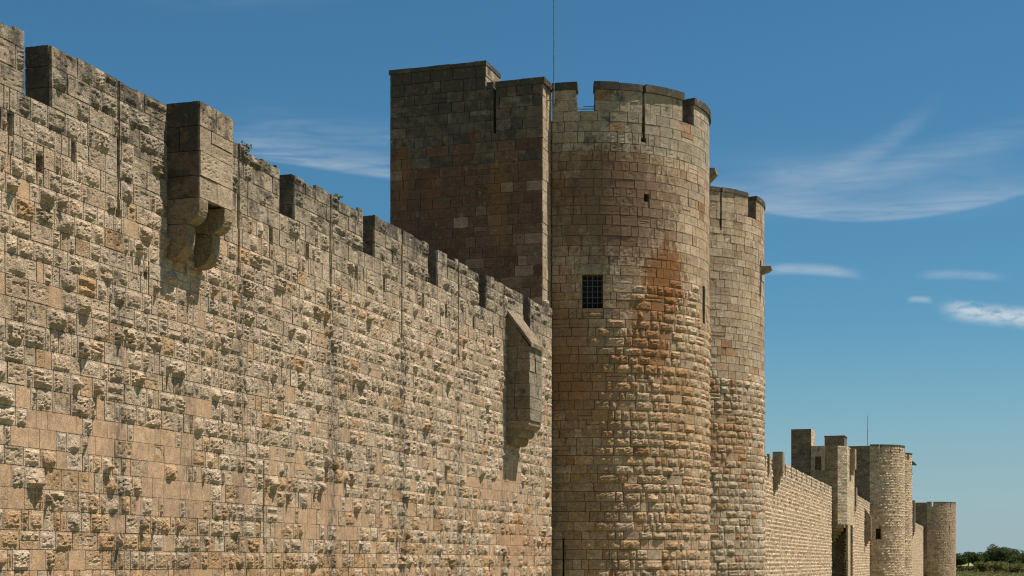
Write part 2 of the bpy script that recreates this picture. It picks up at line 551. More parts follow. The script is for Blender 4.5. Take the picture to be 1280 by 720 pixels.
def raise_stones(stones, parent, mat, limit=300, cell=.00125, maxn=18):
    """stones -> the `limit` largest in view as objects, the others joined as one part"""
    groups = {}
    for s in stones:
        A = np.array((s['a0'], s['a1'], s['a1'], s['a0']))
        Z = np.array((s['z0'], s['z0'], s['z1'], s['z1']))
        px, py, f = view(s['s'].map(A, Z, 0))
        w, h = s['a1'] - s['a0'], s['z1'] - s['z0']
        ar = .5 * abs(sum(px[i] * py[(i + 1) % 4] - px[(i + 1) % 4] * py[i] for i in range(4)))
        inside = (px.mean() > 2) and (px.mean() < 1278) and (py.mean() > 2) and (py.mean() < 719)
        s['area'] = ar if inside else 0.0
        c = max(.025, float(f.mean()) * cell)
        if s['kind'] == 'smooth':
            nu = nv = 1
        else:
            k = 1.0 if inside else 2.5
            nu = int(np.clip(round(w / c / k), 2, maxn))
            nv = int(np.clip(round(h / c / k), 2, maxn))
        groups.setdefault((id(s['s']), nu, nv), []).append(s)
    order = sorted(stones, key=lambda s: -s['area'])
    single = set(id(s) for s in order[:limit] if s['area'] > 0)
    jV, jF, jT, k = [], [], [], 0
    for (_, nu, nv), L in groups.items():
        S = L[0]['s']
        N = len(L)
        g = lambda key: np.array([s[key] for s in L])[:, None, None]
        a0, a1, z0, z1, amp, seed = (g(q) for q in ('a0', 'a1', 'z0', 'z1', 'amp', 'seed'))
        u = np.linspace(0, 1, nu + 1)[None, :, None]
        v = np.linspace(0, 1, nv + 1)[None, None, :]
        a = a0 + (a1 - a0) * u + 0 * v
        z = z0 + (z1 - z0) * v + 0 * u
        e = np.minimum(np.minimum(a - a0, a1 - a), np.minimum(z - z0, z1 - z))
        kinds = [s['kind'] for s in L]
        if nu == 1 and nv == 1:
            lime = 0 * a
            h = .004 + amp * (hsh(seed, seed * 0 + 3, 5) - .5) + 0 * a + amp * .5 * (hsh(np.round(a * 50), np.round(z * 50), seed) - .5)
        else:
            marg = .014 + .03 * hsh(seed, seed * 0 + 11, 7)
            cs = np.maximum(.05, (a1 - a0) / nu)
            m = np.clip((e - marg) / np.maximum(.03, cs * .9), 0, 1)
            m = m * m * (3 - 2 * m)
            str_ = np.where(hsh(seed, seed * 0 + 2, 9) > .6, 2.2, 1.0)
            n1 = vnoise(a * 5.0, z * 6.0 * str_, seed)
            n2 = vnoise(a * 13.0, z * 15.0 * str_, seed + 17)
            n3 = vnoise(a * 27.0, z * 30.0 * str_, seed + 5)
            tilt = (hsh(seed, seed * 0 + 5, 3) - .35) * (.5 - v) * 1.4
            typ = hsh(seed, seed * 0 + 21, 8)
            wst = a1 - a0
            # A flat pitted face inside a drafted margin, B one hanging lump, C eroded strata
            n4 = vnoise(a * 17.0, z * 26.0, seed + 31)
            pA = .85 + .35 * (n1 - .5) + .6 * (n3 - .5) - 2.2 * np.clip(n2 - .66, 0, 1) - 2.4 * np.clip(n4 - .7, 0, 1) + tilt * .35
            cu = .5 + .2 * (hsh(seed, seed * 0 + 31, 2) - .5)
            cv = .40 + .25 * (hsh(seed, seed * 0 + 32, 2) - .5)
            dome = np.exp(-(((u - cu) / .36) ** 2 + ((v - cv) / .36) ** 2) * 1.1)
            pB = .15 + 1.35 * dome + .6 * (n2 - .5) + .6 * (n3 - .5)
            st3 = vnoise(a * 3.0, z * 22.0 + a * 3, seed + 3)
            pC = .55 + 1.5 * (st3 - .5) + .7 * (n2 - .5) + .4 * (n3 - .5)
            soft = np.array([s.get('soft', 0) for s in L])[:, None, None]
            lumpy = np.where(amp > .075, .6, .14) + soft
            prof = np.where(typ < lumpy, pB, np.where((typ > .84) & (getattr(S, 'lime', 1) > .5), pC, pA))
            hr = .006 + m * amp * np.clip(prof, -.35, 1.7)
            # dressed or weathered faces: flat with a worn skin
            hp = .006 - m * amp * np.clip(n2 - .45, 0, 1) * 1.3 + .25 * amp * (n1 - .5) * np.minimum(1, m + .3)
            isr = np.array([q == 'rough' for q in kinds])[:, None, None]
            hp = hp + (hsh(seed, seed * 0 + 41, 6) - .5) * np.minimum(.022, amp * 1.1)
            h = np.where(isr, hr, hp)
            kf = np.array([1.0 if s['kind'] == 'rough' else .35 for s in L])[:, None, None]
            lime = kf * getattr(S, 'lime', 1.0) * (1 - np.clip((e - marg) / .02, 0, 1)) * (.35 + .5 * hsh(seed, seed * 0 + 9, 4))
            # worn arrises
            jit = .009
            inner = (e > 1e-4)
            a = a + np.where(inner, (hsh(np.round(a * 811), np.round(z * 733), seed + 1) - .5) * .3 * (a1 - a0) / nu,
                             (hsh(np.round(a * 811), np.round(z * 733), seed + 1) - .5) * jit)
            z = z + np.where(inner, (hsh(np.round(a * 613), np.round(z * 877), seed + 2) - .5) * .3 * (z1 - z0) / nv,
                             (hsh(np.round(a * 613), np.round(z * 877), seed + 2) - .5) * jit)
        # skirt running back into the mortar
        A = np.pad(a, ((0, 0), (1, 1), (1, 1)), mode='edge')
        Z = np.pad(z, ((0, 0), (1, 1), (1, 1)), mode='edge')
        H = np.pad(h, ((0, 0), (1, 1), (1, 1)), constant_values=-.06)
        Wm = np.pad(lime, ((0, 0), (1, 1), (1, 1)), mode='edge')[..., None]
        base = np.array([s['tint'] for s in L])[:, None, None, :]
        lm = base * (1, 1, 1, 1)
        lm[..., :3] = base[..., :3] * .45 + np.array(LIME) * .55 * np.minimum(1.15, base[..., :1] / .36)
        T = (base * (1 - Wm) + lm * Wm)
        P = S.map(A, Z, H)
        nu2, nv2 = nu + 3, nv + 3
        idx = np.arange(nu2 * nv2).reshape(nu2, nv2)
        Fq = np.stack((idx[:-1, :-1], idx[1:, :-1], idx[1:, 1:], idx[:-1, 1:]), -1).reshape(-1, 4)
        # corners of the skirt ring are degenerate: drop them
        keep = np.ones((nu2 - 1, nv2 - 1), bool)
        for cx_, cy_ in ((0, 0), (0, -1), (-1, 0), (-1, -1)): keep[cx_, cy_] = False
        Fq = Fq[keep.ravel()]
        used = np.unique(Fq)
        remap = -np.ones(nu2 * nv2, int)
        remap[used] = np.arange(len(used))
        Fq = remap[Fq]
        P = P.reshape(N, -1, 3)[:, used]
        T = T.reshape(N, -1, 4)[:, used].astype(np.float32)
        nvt = P.shape[1]
        for q, s in enumerate(L):
            if id(s) in single:
                s['res'] = (P[q], Fq, T[q])
            else:
                jV.append(P[q])
                jF.append(Fq + k)
                jT.append(T[q])
                k += nvt
    for s in order[:limit]:
        if 'res' in s:
            V, Fq, T = s['res']
            mesh_obj('stone', V, Fq, mat, s['owner'] or parent, V.mean(axis=0), T)
    if jV:
        o = mesh_obj('stone', np.concatenate(jV), np.concatenate(jF), mat, parent, WO[parent], np.concatenate(jT))
        tag(o, kind='stuff')
    return len(stones), k


def panel(mb, surf, a0, a1, z0, z1, holes=(), depth=-.045, back=-.6, step=None):
    """wall face with real openings cut into it"""
    A = {a0, a1}
    Z = {z0, z1}
    for h in holes:
        A.update((max(a0, h[0]), min(a1, h[1])))
        Z.update((max(z0, h[2]), min(z1, h[3])))
    if step:
        n = int((a1 - a0) / step)
        A.update(a0 + (a1 - a0) * i / n for i in range(1, n))
    A, Z = sorted(A), sorted(Z)
    inh = lambda a, z: any(h[0] - 1e-6 < a < h[1] + 1e-6 and h[2] - 1e-6 < z < h[3] + 1e-6 for h in holes)
    V, F = [], []

    def quad(pts):
        k = len(V)
        V.extend(tuple(surf.map(np.array(a), np.array(z), np.array(h))) for a, z, h in pts)
        F.append((k, k + 1, k + 2, k + 3))
    na, nz = len(A) - 1, len(Z) - 1
    H = [[inh((A[i] + A[i + 1]) / 2, (Z[j] + Z[j + 1]) / 2) for j in range(nz)] for i in range(na)]
    for i in range(na):
        for j in range(nz):
            if H[i][j]:
                quad([(A[i], Z[j], back), (A[i + 1], Z[j], back), (A[i + 1], Z[j + 1], back), (A[i], Z[j + 1], back)])
                for (ii, jj, p, q) in ((i - 1, j, (A[i], Z[j + 1]), (A[i], Z[j])), (i + 1, j, (A[i + 1], Z[j]), (A[i + 1], Z[j + 1])),
                                       (i, j - 1, (A[i], Z[j]), (A[i + 1], Z[j])), (i, j + 1, (A[i + 1], Z[j + 1]), (A[i], Z[j + 1]))):
                    if 0 <= ii < na and 0 <= jj < nz and not H[ii][jj]:
                        quad([(*p, back), (*p, depth), (*q, depth), (*q, back)])
            else:
                quad([(A[i], Z[j], depth), (A[i + 1], Z[j], depth), (A[i + 1], Z[j + 1], depth), (A[i], Z[j + 1], depth)])
    mb.add(V, F)
    return mb


def lin(c):
    return tuple(((v / 255 + .055) / 1.055) ** 2.4 if v > 10 else v / 255 / 12.92 for v in c)


def jit(rng, c, v=.14, h=.012):
    f = 1 + rng.uniform(-v, v)
    return tuple(max(.01, q * f * (1 + rng.uniform(-h, h))) for q in c)


def lerp(a, b, t):
    t = max(0, min(1, t))
    return tuple(p + (q - p) * t for p, q in zip(a, b))


LIME = (.56, .465, .35)
LIGHT = (.485, .38, .278)
BEIGE = (.44, .325, .218)
TAN = (.40, .275, .165)
ORANGE = (.42, .25, .12)
GREY = (.30, .25, .185)
BROWN = (.25, .16, .095)

# ================================================================== the near rampart
TOP, SILL = 13.25, 12.15


def rampart_style(y, z, rng):
    low = (6.9 - z) / 3.0                       # warmer towards the foot
    g = max(0, min(1, (z - 10.9) / 1.6))
    r = rng.random()
    zone = 5.0 < z < 6.9 and y < 33
    band = vnoise(np.array(y * .35), np.array(z * 1.1), np.array(4))
    p_smooth = (.62 if zone and band > .65 else .08) if z < 7.5 else .03
    if z > 11.4: p_smooth = 0
    if y > 33 and 4.6 < z < 7.5 and band > .68: p_smooth = .6
    if rng.random() < p_smooth:
        return 'smooth', .005, (*jit(rng, (.40, .268, .17), .06, .012), -.35)
    c = lerp(LIGHT, BEIGE, rng.random())
    if rng.random() < .07 + .7 * max(0, low): c = lerp(c, ORANGE, rng.uniform(.3, .8))
    c = lerp(c, GREY, g * rng.uniform(.5, 1))
    c = jit(rng, c)
    al = .1 + .26 * g + rng.uniform(-.12, .2)
    if z > TOP - .4: al += .22
    if z > 11.0:
        if rng.random() < .42: return 'rough', rng.uniform(.035, .075), (*c, al)
        return 'worn', rng.uniform(.02, .05), (*c, al)
    if rng.random() < .12: return 'rough', rng.uniform(.075, .115), (*c, al)
    if rng.random() < .22: return 'worn', rng.uniform(.03, .06), (*c, al)
    return 'rough', rng.uniform(.03, .062), (*c, al)


def near_rampart():
    rng = random.Random(11)
    t = thing('rampart_wall', (-1.2, 38, 0), 'long near limestone rampart of rough bossed blocks with box turrets, ending at the big round tower', 'wall')
    face = Plane((0, 0), (0, 1))
    face.lime = .6
    Y0, Y1 = 19.9, 56.26
    holes = []
    slit_low = {26.97: 10.62, 31.87: 10.35, 36.77: 10.3, 41.55: 10.2, 46.21: 10.2, 50.66: 10.1, 22.1: 10.6}
    for s in SLITS:
        holes.append((s - .045, s + .045, slit_low[s] + .16, SILL))
        holes.append((s - .1, s + .1, slit_low[s], slit_low[s] + .16))
    for g in GAPS[1:]:
        if abs(g - 28.8) < .1: continue
        for c in (g - .42, g + 1.5):
            holes.append((c - .085, c + .085, 11.33, 11.72))
    extra = [(33.06, 33.12, 4.4, 6.3), (24.28, 24.5, 10.9, 11.2), (27.9, 28.05, 9.6, 9.75)]
    holes += extra
    body = MB()
    panel(body, face, Y0, Y1, 0, SILL - .02, holes, -.014, -.55)
    # the mass of the wall behind its face, walkway and inner face
    body.add([(-.045, Y0, SILL - .02), (-.045, Y1, SILL - .02), (-.55, Y1, SILL - .02), (-.55, Y0, SILL - .02)], [(0, 1, 2, 3)])
    body.box(-2.6, -.62, Y0, Y1, 0, 11.1)
    body.box(-.62, -.551, Y0, Y1, 11.1, SILL - .02)
    body.add([(-.045, Y0, 0), (-.045, Y0, SILL - .02), (-.6, Y0, SILL - .02), (-.6, Y0, 0)], [(0, 1, 2, 3)])
    body.build('wall_core', 'mortar', t, (.4, .33, .24, .1))
    zs = courses(2.0, SILL, .325, .405, rng, (11.0,))
    st = []
    # the long face; the smooth band between two turrets and the joint of the two building campaigns are cut in
    st += lay(face, Y0, Y1 - .02, zs, rng, rampart_style, .19, .66, holes)
    # merlons, each with its own core and stones
    edges = [(a + .8, b) for a, b in zip(GAPS[:-1], GAPS[1:])] + [(GAPS[-1] + .8, Y1)]
    for m0, m1 in edges:
        sl = [s for s in SLITS if m0 < s < m1]
        top = TOP + rng.uniform(-.03, .04) + (.06 if m0 < 22 else 0)
        mb = MB()
        cut = sl[0] if sl else None
        parts = [(m0, cut - .045), (cut + .045, m1)] if cut else [(m0, m1)]
        for p0, p1 in parts:
            mb.box(-.55, -.018, p0 + (.03 if p0 == m0 else 0), p1 - (.03 if p1 == m1 else 0), SILL - .05, top - .13)
        mo = mb.build('merlon', 'mortar', t, (.34, .29, .21, .5))
        mz = courses(SILL, top, .34, .40, rng)
        hs = [(cut - .045, cut + .045, SILL - 1, TOP + 1)] if cut else []
        st += lay(face, m0, m1, mz, rng, rampart_style, .35, .85, hs, mo, ragged=True)
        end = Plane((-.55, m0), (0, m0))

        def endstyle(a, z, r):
            return 'worn', .03, (*jit(r, (.15, .125, .095), .2), .5 + .25 * r.random())  # end faces toned dark: crenel shade is put into the stone colour
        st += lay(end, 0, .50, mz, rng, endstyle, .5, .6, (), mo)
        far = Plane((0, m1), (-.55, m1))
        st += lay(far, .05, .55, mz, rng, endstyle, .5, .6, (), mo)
    print('near rampart', raise_stones(st, t, 'rampart_limestone', 300, .00100))

    # ---- box turret with rounded corbels (left)
    P0, P1, X = 28.78, 30.2, .75
    b = MB()
    b.box(.0, X - .04, P0 + .04, P0 + .3, 11.40, TOP - .0)
    b.box(.0, X - .04, P1 - .3, P1 - .04, 11.40, TOP - .0)
    b.box(X - .24, X - .04, P0 + .3, P1 - .3, 11.42, TOP - .0)
    b.box(-.3, .0, P0 + .04, P1 - .04, SILL - .02, TOP)
    b.box(.0, X - .24, P0 + .3, P1 - .3, 13.0, 13.2)
    bt = b.build('box_turret', 'mortar', t, (.30, .25, .18, .5))
    bt['label'] = 'square box turret on rounded corbels'
    s2 = []

    def tf(a, z, r):
        return 'worn', r.uniform(.015, .035), (*jit(r, lerp(BEIGE, (.33, .28, .2), .4), .1), .12 + (.35 if z > 12.9 else 0))

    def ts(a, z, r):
        return 'worn', r.uniform(.02, .05), (*jit(r, (.17, .13, .09), .15), .45 + .3 * (z > 12.4))  # side away from the sun: its shade is painted into the tint
    tz = courses(11.36, TOP + .06, .42, .5, rng)
    s2 += lay(Plane((X, P0), (X, P1)), 0, P1 - P0, tz, rng, tf, .55, .8, (), bt)
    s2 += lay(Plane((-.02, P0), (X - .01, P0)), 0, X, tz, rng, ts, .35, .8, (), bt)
    s2 += lay(Plane((X, P1), (-.0, P1)), .01, X, tz, rng, tf, .7, .8, (), bt)
    raise_stones(s2, bt, 'rampart_limestone', 40, .00125)
    up = [(0, 11.36), (0, 10.86), (.40, 10.84), (.52, 10.86), (.62, 10.91), (.70, 11.0), (.74, 11.12), (.75, 11.24), (.75, 11.36)]
    lo = [(0, 10.84), (0, 10.16), (.12, 10.15), (.24, 10.18), (.34, 10.26), (.42, 10.38), (.455, 10.52), (.46, 10.84)]
    for y in (P0, P1 - .36):
        for prof in (up, lo):
            bm_block('corbel', prof, y, y + .36, bt, rng)
    # ---- lean-to turret with a sloping slab roof (right), on three stepped corbels
    P0, P1, X = 50.9, 52.3, .82
    b = MB()
    b.prism([(0, 12.15), (0, 8.72), (X - .04, 8.72), (X - .04, 11.18)], P0 + .04, P1 - .04)
    lt = b.build('sloping_roof_turret', 'mortar', t, (.22, .18, .13, .4))
    lt['label'] = 'narrow turret with a sloping slab roof on stepped corbels'
    s3 = []
    win = (P0 + .62 - P0, P0 + .74 - P0, 10.35, 10.85)
    lz = courses(8.72, 11.2, .38, .46, rng)

    def lf(a, z, r):
        return 'worn', .02, (*jit(r, (.29, .245, .18), .12), .3)

    def ls(a, z, r):
        return 'worn', .025, (*jit(r, (.24, .19, .13), .14), .25)
    s3 += lay(Plane((X, P0), (X, P1)), 0, P1 - P0, lz, rng, lf, .5, .75, [win], lt)
    s3 += lay(Plane((0, P0), (X - .01, P0)), 0, X, lz, rng, ls, .3, .5, (), lt)
    MB().prism([(.0, 12.38), (.0, 11.22), (X - .03, 11.22)], P0 + .005, P0 + .05).build('gable_stone', 'rampart_limestone', lt, (.24, .19, .13, .2))
    raise_stones(s3, lt, 'rampart_limestone', 60, .00125)
    MB().box(X - .05, X - .038, P0 + .62, P0 + .74, 10.35, 10.85).build('window_slit', 'dark_interior', lt)
    roof = MB().prism([(-.02, 12.52), (-.02, 12.38), (X + .08, 11.16), (X + .08, 11.30)], P0 - .05, P1 + .05)
    roof.build('roof_slab', 'rampart_limestone', lt, (.28, .22, .155, .35))
    for i, (x1, z0, z1) in enumerate(((.80, 8.44, 8.72), (.58, 8.18, 8.44), (.36, 7.92, 8.18))):
        prof = [(0, z1), (0, z0), (x1 - .14, z0), (x1 - .05, z0 + .05), (x1 - .01, z0 + .14), (x1, z1)]
        bm_block('corbel', prof, P0 + .02 * 0, P1, lt, rng)
    return t


def bm_block(name, prof, y0, y1, parent, rng, mat='rampart_limestone', tint=None):
    bm = bmesh.new()
    n = len(prof)
    a = [bm.verts.new((x, y0, z)) for x, z in prof]
    b = [bm.verts.new((x, y1, z)) for x, z in prof]
    bm.faces.new(a)
    bm.faces.new(b[::-1])
    for i in range(n):
        bm.faces.new((a[(i + 1) % n], a[i], b[i], b[(i + 1) % n]))
    bmesh.ops.recalc_face_normals(bm, faces=bm.faces)
    bmesh.ops.bevel(bm, geom=[e for e in bm.edges if e.calc_face_angle(0) > .9], offset=.014, segments=1, affect='EDGES')
    bmesh.ops.triangulate(bm, faces=bm.faces)
    for _ in range(2):
        bmesh.ops.subdivide_edges(bm, edges=[e for e in bm.edges if e.calc_length() > .12], cuts=1)
        bmesh.ops.triangulate(bm, faces=bm.faces)
    for v in bm.verts:
        v.co += Vector((rng.uniform(-1, 1), rng.uniform(-1, 1), rng.uniform(-1, 1))) * .005
    bm.verts.ensure_lookup_table()
    V = [tuple(v.co) for v in bm.verts]
    F = [tuple(v.index for v in f.verts) for f in bm.faces]
    bm.free()
    return mesh_obj(name, V, F, mat, parent, None, tint or (*jit(rng, (.30, .225, .145), .1), .15))


near_rampart()

# ================================================================== the great round tower
DTOP, DSILL = 21.85, 20.78


def arc_mass(mb, cx, cy, R, p0, p1, z0, z1, step=2.0):
    n = int((p1 - p0) / step)
    pts = [(cx + R * cos(radians(p0 + (p1 - p0) * i / n)), cy + R * sin(radians(p0 + (p1 - p0) * i / n))) for i in range(n + 1)]
    mb.poly(pts, z0, z1)


def slab_ring(parent, cx, cy, R, p0, p1, z0, z1, rng, mat, width=11, tint=(.16, .135, .10), over=.07, depth=.6):
    """cap stones, one block after another"""
    n = max(1, round((p1 - p0) / width))
    for i in range(n):
        q0, q1 = p0 + (p1 - p0) * i / n, p0 + (p1 - p0) * (i + 1) / n
        g = .12
        MB().ring(cx, cy, R - depth, R + over + rng.uniform(-.012, .012), q0 + g, q1 - g, z0, z1 + rng.uniform(-.02, .02)) \
            .build('cap_stone', mat, parent, (*jit(rng, tint, .12), .75))


def great_tower():
    rng = random.Random(5)
    t = thing('round_tower', (-1.5, 61, 0), 'biggest round tower with a barred window, joined to a dark square flank', 'tower')
    A = Arc(CX, CY, CR)
    A.lime = .2
    win = (A.a(-76.6), A.a(-67.6), 13.43, 14.68)
    hs = [win, (A.a(-84.9) - .03, A.a(-84.9) + .03, 2.5, 4.85), (A.a(-84.9) - .03, A.a(-84.9) + .03, 3.0, 4.85),
          (A.a(-5.5) - .2, A.a(-5.5) + .12, 13.3, 14.75), (A.a(-48.9) - .1, A.a(-48.9) + .1, 19.72, 19.86),
          (A.a(-48.9) - .05, A.a(-48.9) + .05, 19.86, DSILL), (A.a(-47.5) - .1, A.a(-47.5) + .12, 17.5, 17.78)]
    core = MB()
    panel(core, A, A.a(-90), A.a(90), 0, DSILL - .01, hs, -.035, -.75, step=.24)
    arc_mass(core, CX, CY, CR - .76, -90, 90, 0, DSILL - .6)
    core.ring(CX, CY, CR - .75, CR - .046, -90, 90, DSILL - .05, DSILL - .012)
    core.box(-6.25, CX, CY - CR + .06, CY + CR - .06, 0, DSILL - .3)
    core.build('drum_core', 'drum_mortar', t, (.34, .28, .2, .2))
    zs = courses(2.6, DSILL, .31, .39, rng, (13.43, 14.68, 19.6))
    pit = Vector(on_drum(CX, CY, CR, -37, 14.7))

    def ds(a, z, r):
        phi = math.degrees(a / CR)
        c = lerp(LIGHT, BEIGE, r.random())
        c = lerp(c, TAN, r.random() * .7)
        al = .12 + r.uniform(-.1, .14)
        if z > 19.4:
            c = lerp(c, (.34, .30, .23), .6)
            al += .12
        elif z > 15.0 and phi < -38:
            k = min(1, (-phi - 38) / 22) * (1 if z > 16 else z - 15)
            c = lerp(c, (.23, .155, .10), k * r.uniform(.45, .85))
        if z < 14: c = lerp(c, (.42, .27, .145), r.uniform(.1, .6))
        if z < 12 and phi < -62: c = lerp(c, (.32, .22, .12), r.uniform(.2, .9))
        # scattered ochre blocks
        dz = math.hypot((phi + 40) / 11, (z - 13.7) / 2.3)
        if r.random() < .75 * math.exp(-dz * dz) + .07: c = lerp(c, (.31, .165, .08), r.uniform(.3, .9))
        if z < 12.5 and r.random() < .12: c = lerp(c, ORANGE, .6)
        c = jit(r, c, .13)
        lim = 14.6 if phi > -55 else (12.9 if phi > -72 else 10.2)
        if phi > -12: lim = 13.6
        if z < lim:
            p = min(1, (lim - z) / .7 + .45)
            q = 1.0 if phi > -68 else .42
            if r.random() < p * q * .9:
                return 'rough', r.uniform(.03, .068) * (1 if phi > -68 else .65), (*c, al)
        if r.random() < .6: return 'worn', r.uniform(.012, .03), (*c, al)
        return 'worn', r.uniform(.006, .015), (*c, al)
    frame = [(win[0] - .3, win[1] + .3, 14.68, 15.0)]
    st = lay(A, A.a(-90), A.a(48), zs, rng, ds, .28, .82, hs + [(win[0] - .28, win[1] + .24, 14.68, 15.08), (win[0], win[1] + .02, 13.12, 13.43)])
    # lintel and sill
    st += lay(A, win[0] - .28, win[1] + .24, [14.68, 15.08], rng, lambda a, z, r: ('worn', .01, (.36, .29, .2, .05)), 2, 3)
    st += lay(A, win[0], win[1] + .02, [13.12, 13.43], rng, lambda a, z, r: ('rough', .09, (.40, .25, .13, .0)), 2, 3)
    # parapet merlons with cap stones
    for (p0, p1) in ((-90, -79.3), (-71.0, -26.6), (-17.6, 22), (31, 72), (81, 90)):
        sl = -48.9 if p0 < -48.9 < p1 else (2.6 if p0 < 2.6 < p1 else None)
        mb = MB()
        w = .55
        for q0, q1 in ([(p0, sl - w), (sl + w, p1)] if sl else [(p0, p1)]):
            mb.ring(CX, CY, CR - .6, CR - .018, q0 + (.3 if q0 == p0 else 0), q1 - (.3 if q1 == p1 else 0), DSILL - .04, DTOP - .29)
        mo = mb.build('merlon', 'mortar', t, (.3, .25, .18, .4))
        mz = courses(DSILL, DTOP - .27, .36, .42, rng)
        hh = [(A.a(sl - w), A.a(sl + w), 15, 25)] if sl else []
        if p0 < 60: st += lay(A, A.a(p0), A.a(p1), mz, rng, ds, .4, .95, hh, mo)
        for q, sgn in ((p0, 1), (p1, -1)):
            a_, b_ = on_drum(CX, CY, CR - .6, q, 0)[:2], on_drum(CX, CY, CR - .02, q, 0)[:2]
            pl = Plane(a_, b_) if sgn > 0 else Plane(b_, a_)
            st += lay(pl, 0, .56, mz, rng, lambda a, z, r: ('worn', .02, (*jit(r, (.19, .155, .115), .15), .5)), 1, 2, (), mo)  # crenel cheeks get a dark tone in place of shade
        if sl:
            slab_ring(mo, CX, CY, CR, p0 - .6, sl - w, DTOP - .27, DTOP, rng, 'drum_limestone')
            slab_ring(mo, CX, CY, CR, sl + w, p1 + .6, DTOP - .27, DTOP, rng, 'drum_limestone')
        else:
            slab_ring(mo, CX, CY, CR, p0 - (.6 if p0 > -89 else 0), p1 + .6, DTOP - .27, DTOP, rng, 'drum_limestone')
    # rail across the open crenel
    r = MB()
    for z in (20.93, 21.02):
        r.tube(on_drum(CX, CY, CR - .3, -79.6, z), on_drum(CX, CY, CR - .3, -70.8, z), .018)
    r.build('crenel_rail', 'steel_pole', t)
    # barred window: frame recess is in the core, bars form a grid
    w = MB()
    w.ring(CX, CY, CR - .6, CR - .55, -76.6, -67.6, 13.43, 14.68)
    wo = w.build('window', 'dark_interior', t)
    for i in range(1, 4):
        p = -76.6 + 9 * i / 4
        MB().tube(on_drum(CX, CY, CR - .1, p, 13.40), on_drum(CX, CY, CR - .1, p, 14.70), .016).build('bar', 'iron_bars', wo)
    for i in range(1, 6):
        z = 13.43 + 1.25 * i / 6
        MB().tube(on_drum(CX, CY, CR - .1, -76.8, z), on_drum(CX, CY, CR - .1, -67.4, z), .014).build('bar', 'iron_bars', wo)

    # ---- square flank: shaded west face, lit return face, taller block on its left
    W = Plane((-6.4, 56.3), (-.36, 56.3))
    L = W.len
    TALL, LOW = 22.62, 21.8
    sx = 6.4 - 2.22                       # slit seam
    b = MB()
    hs2 = [(sx - .045, sx + .045, 19.9, LOW + .1)]
    panel(b, W, 0, L - .045, 0, 20.6, hs2, -.02, -.8)
    b.box(-6.35, -.42, 56.36, 58.2, 0, 19.8)
    b.box(-6.35, -.405, 58.2, 67, 0, 20.6)
    b.box(-.45, -.405, 56.345, 57.4, 0, 20.6)
    # parapet
    b.box(-6.35, -2.62, 56.345, 57.95, 20.6, TALL - .2)
    b.box(-2.62, -2.265, 56.345, 56.95, 20.6, LOW - .24)
    b.box(-2.175, -.405, 56.345, 56.95, 20.6, LOW - .24)
    b.box(-1.0, -.405, 56.95, 57.5, 20.6, LOW - .24)
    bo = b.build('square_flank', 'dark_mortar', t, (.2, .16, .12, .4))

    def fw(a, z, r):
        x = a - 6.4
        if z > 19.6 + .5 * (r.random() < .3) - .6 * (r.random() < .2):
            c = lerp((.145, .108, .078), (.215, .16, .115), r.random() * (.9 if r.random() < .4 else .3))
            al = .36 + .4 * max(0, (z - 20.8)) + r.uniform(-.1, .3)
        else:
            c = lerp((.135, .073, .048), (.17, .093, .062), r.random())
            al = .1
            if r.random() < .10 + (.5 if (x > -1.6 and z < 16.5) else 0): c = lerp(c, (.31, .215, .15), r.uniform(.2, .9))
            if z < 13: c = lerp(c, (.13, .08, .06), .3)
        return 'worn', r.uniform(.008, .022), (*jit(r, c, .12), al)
    fz = courses(11.0, LOW - .22, .36, .44, rng, (19.6,))
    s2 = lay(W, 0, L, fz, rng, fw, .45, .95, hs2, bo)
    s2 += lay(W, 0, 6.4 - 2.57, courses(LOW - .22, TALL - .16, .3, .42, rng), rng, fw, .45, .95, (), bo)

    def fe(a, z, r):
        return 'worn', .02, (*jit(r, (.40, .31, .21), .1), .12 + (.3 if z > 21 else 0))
    E_ = Plane((-.36, 56.3), (-.36, 57.45))
    s2 += lay(E_, 0, 1.1, courses(8.0, LOW - .22, .36, .44, rng, (19.6,)), rng, fe, .35, .8, (), bo)
    T_ = Plane((-2.57, 56.3), (-2.57, 58.0))
    s2 += lay(T_, 0, 1.7, courses(20.6, TALL - .16, .36, .42, rng), rng, fe, .5, .9, (), bo)
    tot = raise_stones(st, t, 'drum_limestone', 300, .0008, 12)
    # flank stones are sub-parts of the flank
    raise_stones(s2, bo, 'shaded_flank_stone', 160, .0014, 8)
    cap = lambda x0, x1, y0, y1, z0, z1: MB().box(x0, x1, y0, y1, z0, z1).build('cap_stone', 'shaded_flank_stone', bo, (*jit(rng, (.13, .11, .085)), .7))
    x = -6.44
    while x < -2.6:
        x2 = min(x + rng.uniform(.7, 1.0), -2.53)
        if -2.53 - x2 < .4: x2 = -2.53
        cap(x, x2 - .012, 56.26, 58.03, TALL - .155, TALL + rng.uniform(-.015, .015))
        x = x2
    cap(-2.52, -2.265, 56.25, 56.97, LOW - .22, LOW)
    cap(-2.175, -1.2, 56.25, 56.97, LOW - .22, LOW)
    cap(-1.19, -.27, 56.25, 57.5, LOW - .22, LOW + .01)
    # knob of stone left standing on the corner above the rampart
    bm = bmesh.new()
    bmesh.ops.create_icosphere(bm, subdivisions=2, radius=.17)
    for v in bm.verts:
        v.co = Vector((v.co.x * .8, v.co.y * 1.2, v.co.z)) * (1 + rng.uniform(-.12, .12)) + Vector((-.30, 56.5, 13.5))
    V = [tuple(v.co) for v in bm.verts]
    F = [tuple(v.index for v in f.verts) for f in bm.faces]
    bm.free()
    mesh_obj('corner_knob', V, F, 'rampart_limestone', t, None, (.42, .34, .24, .1))
    print('great tower', tot)
    return t


great_tower()

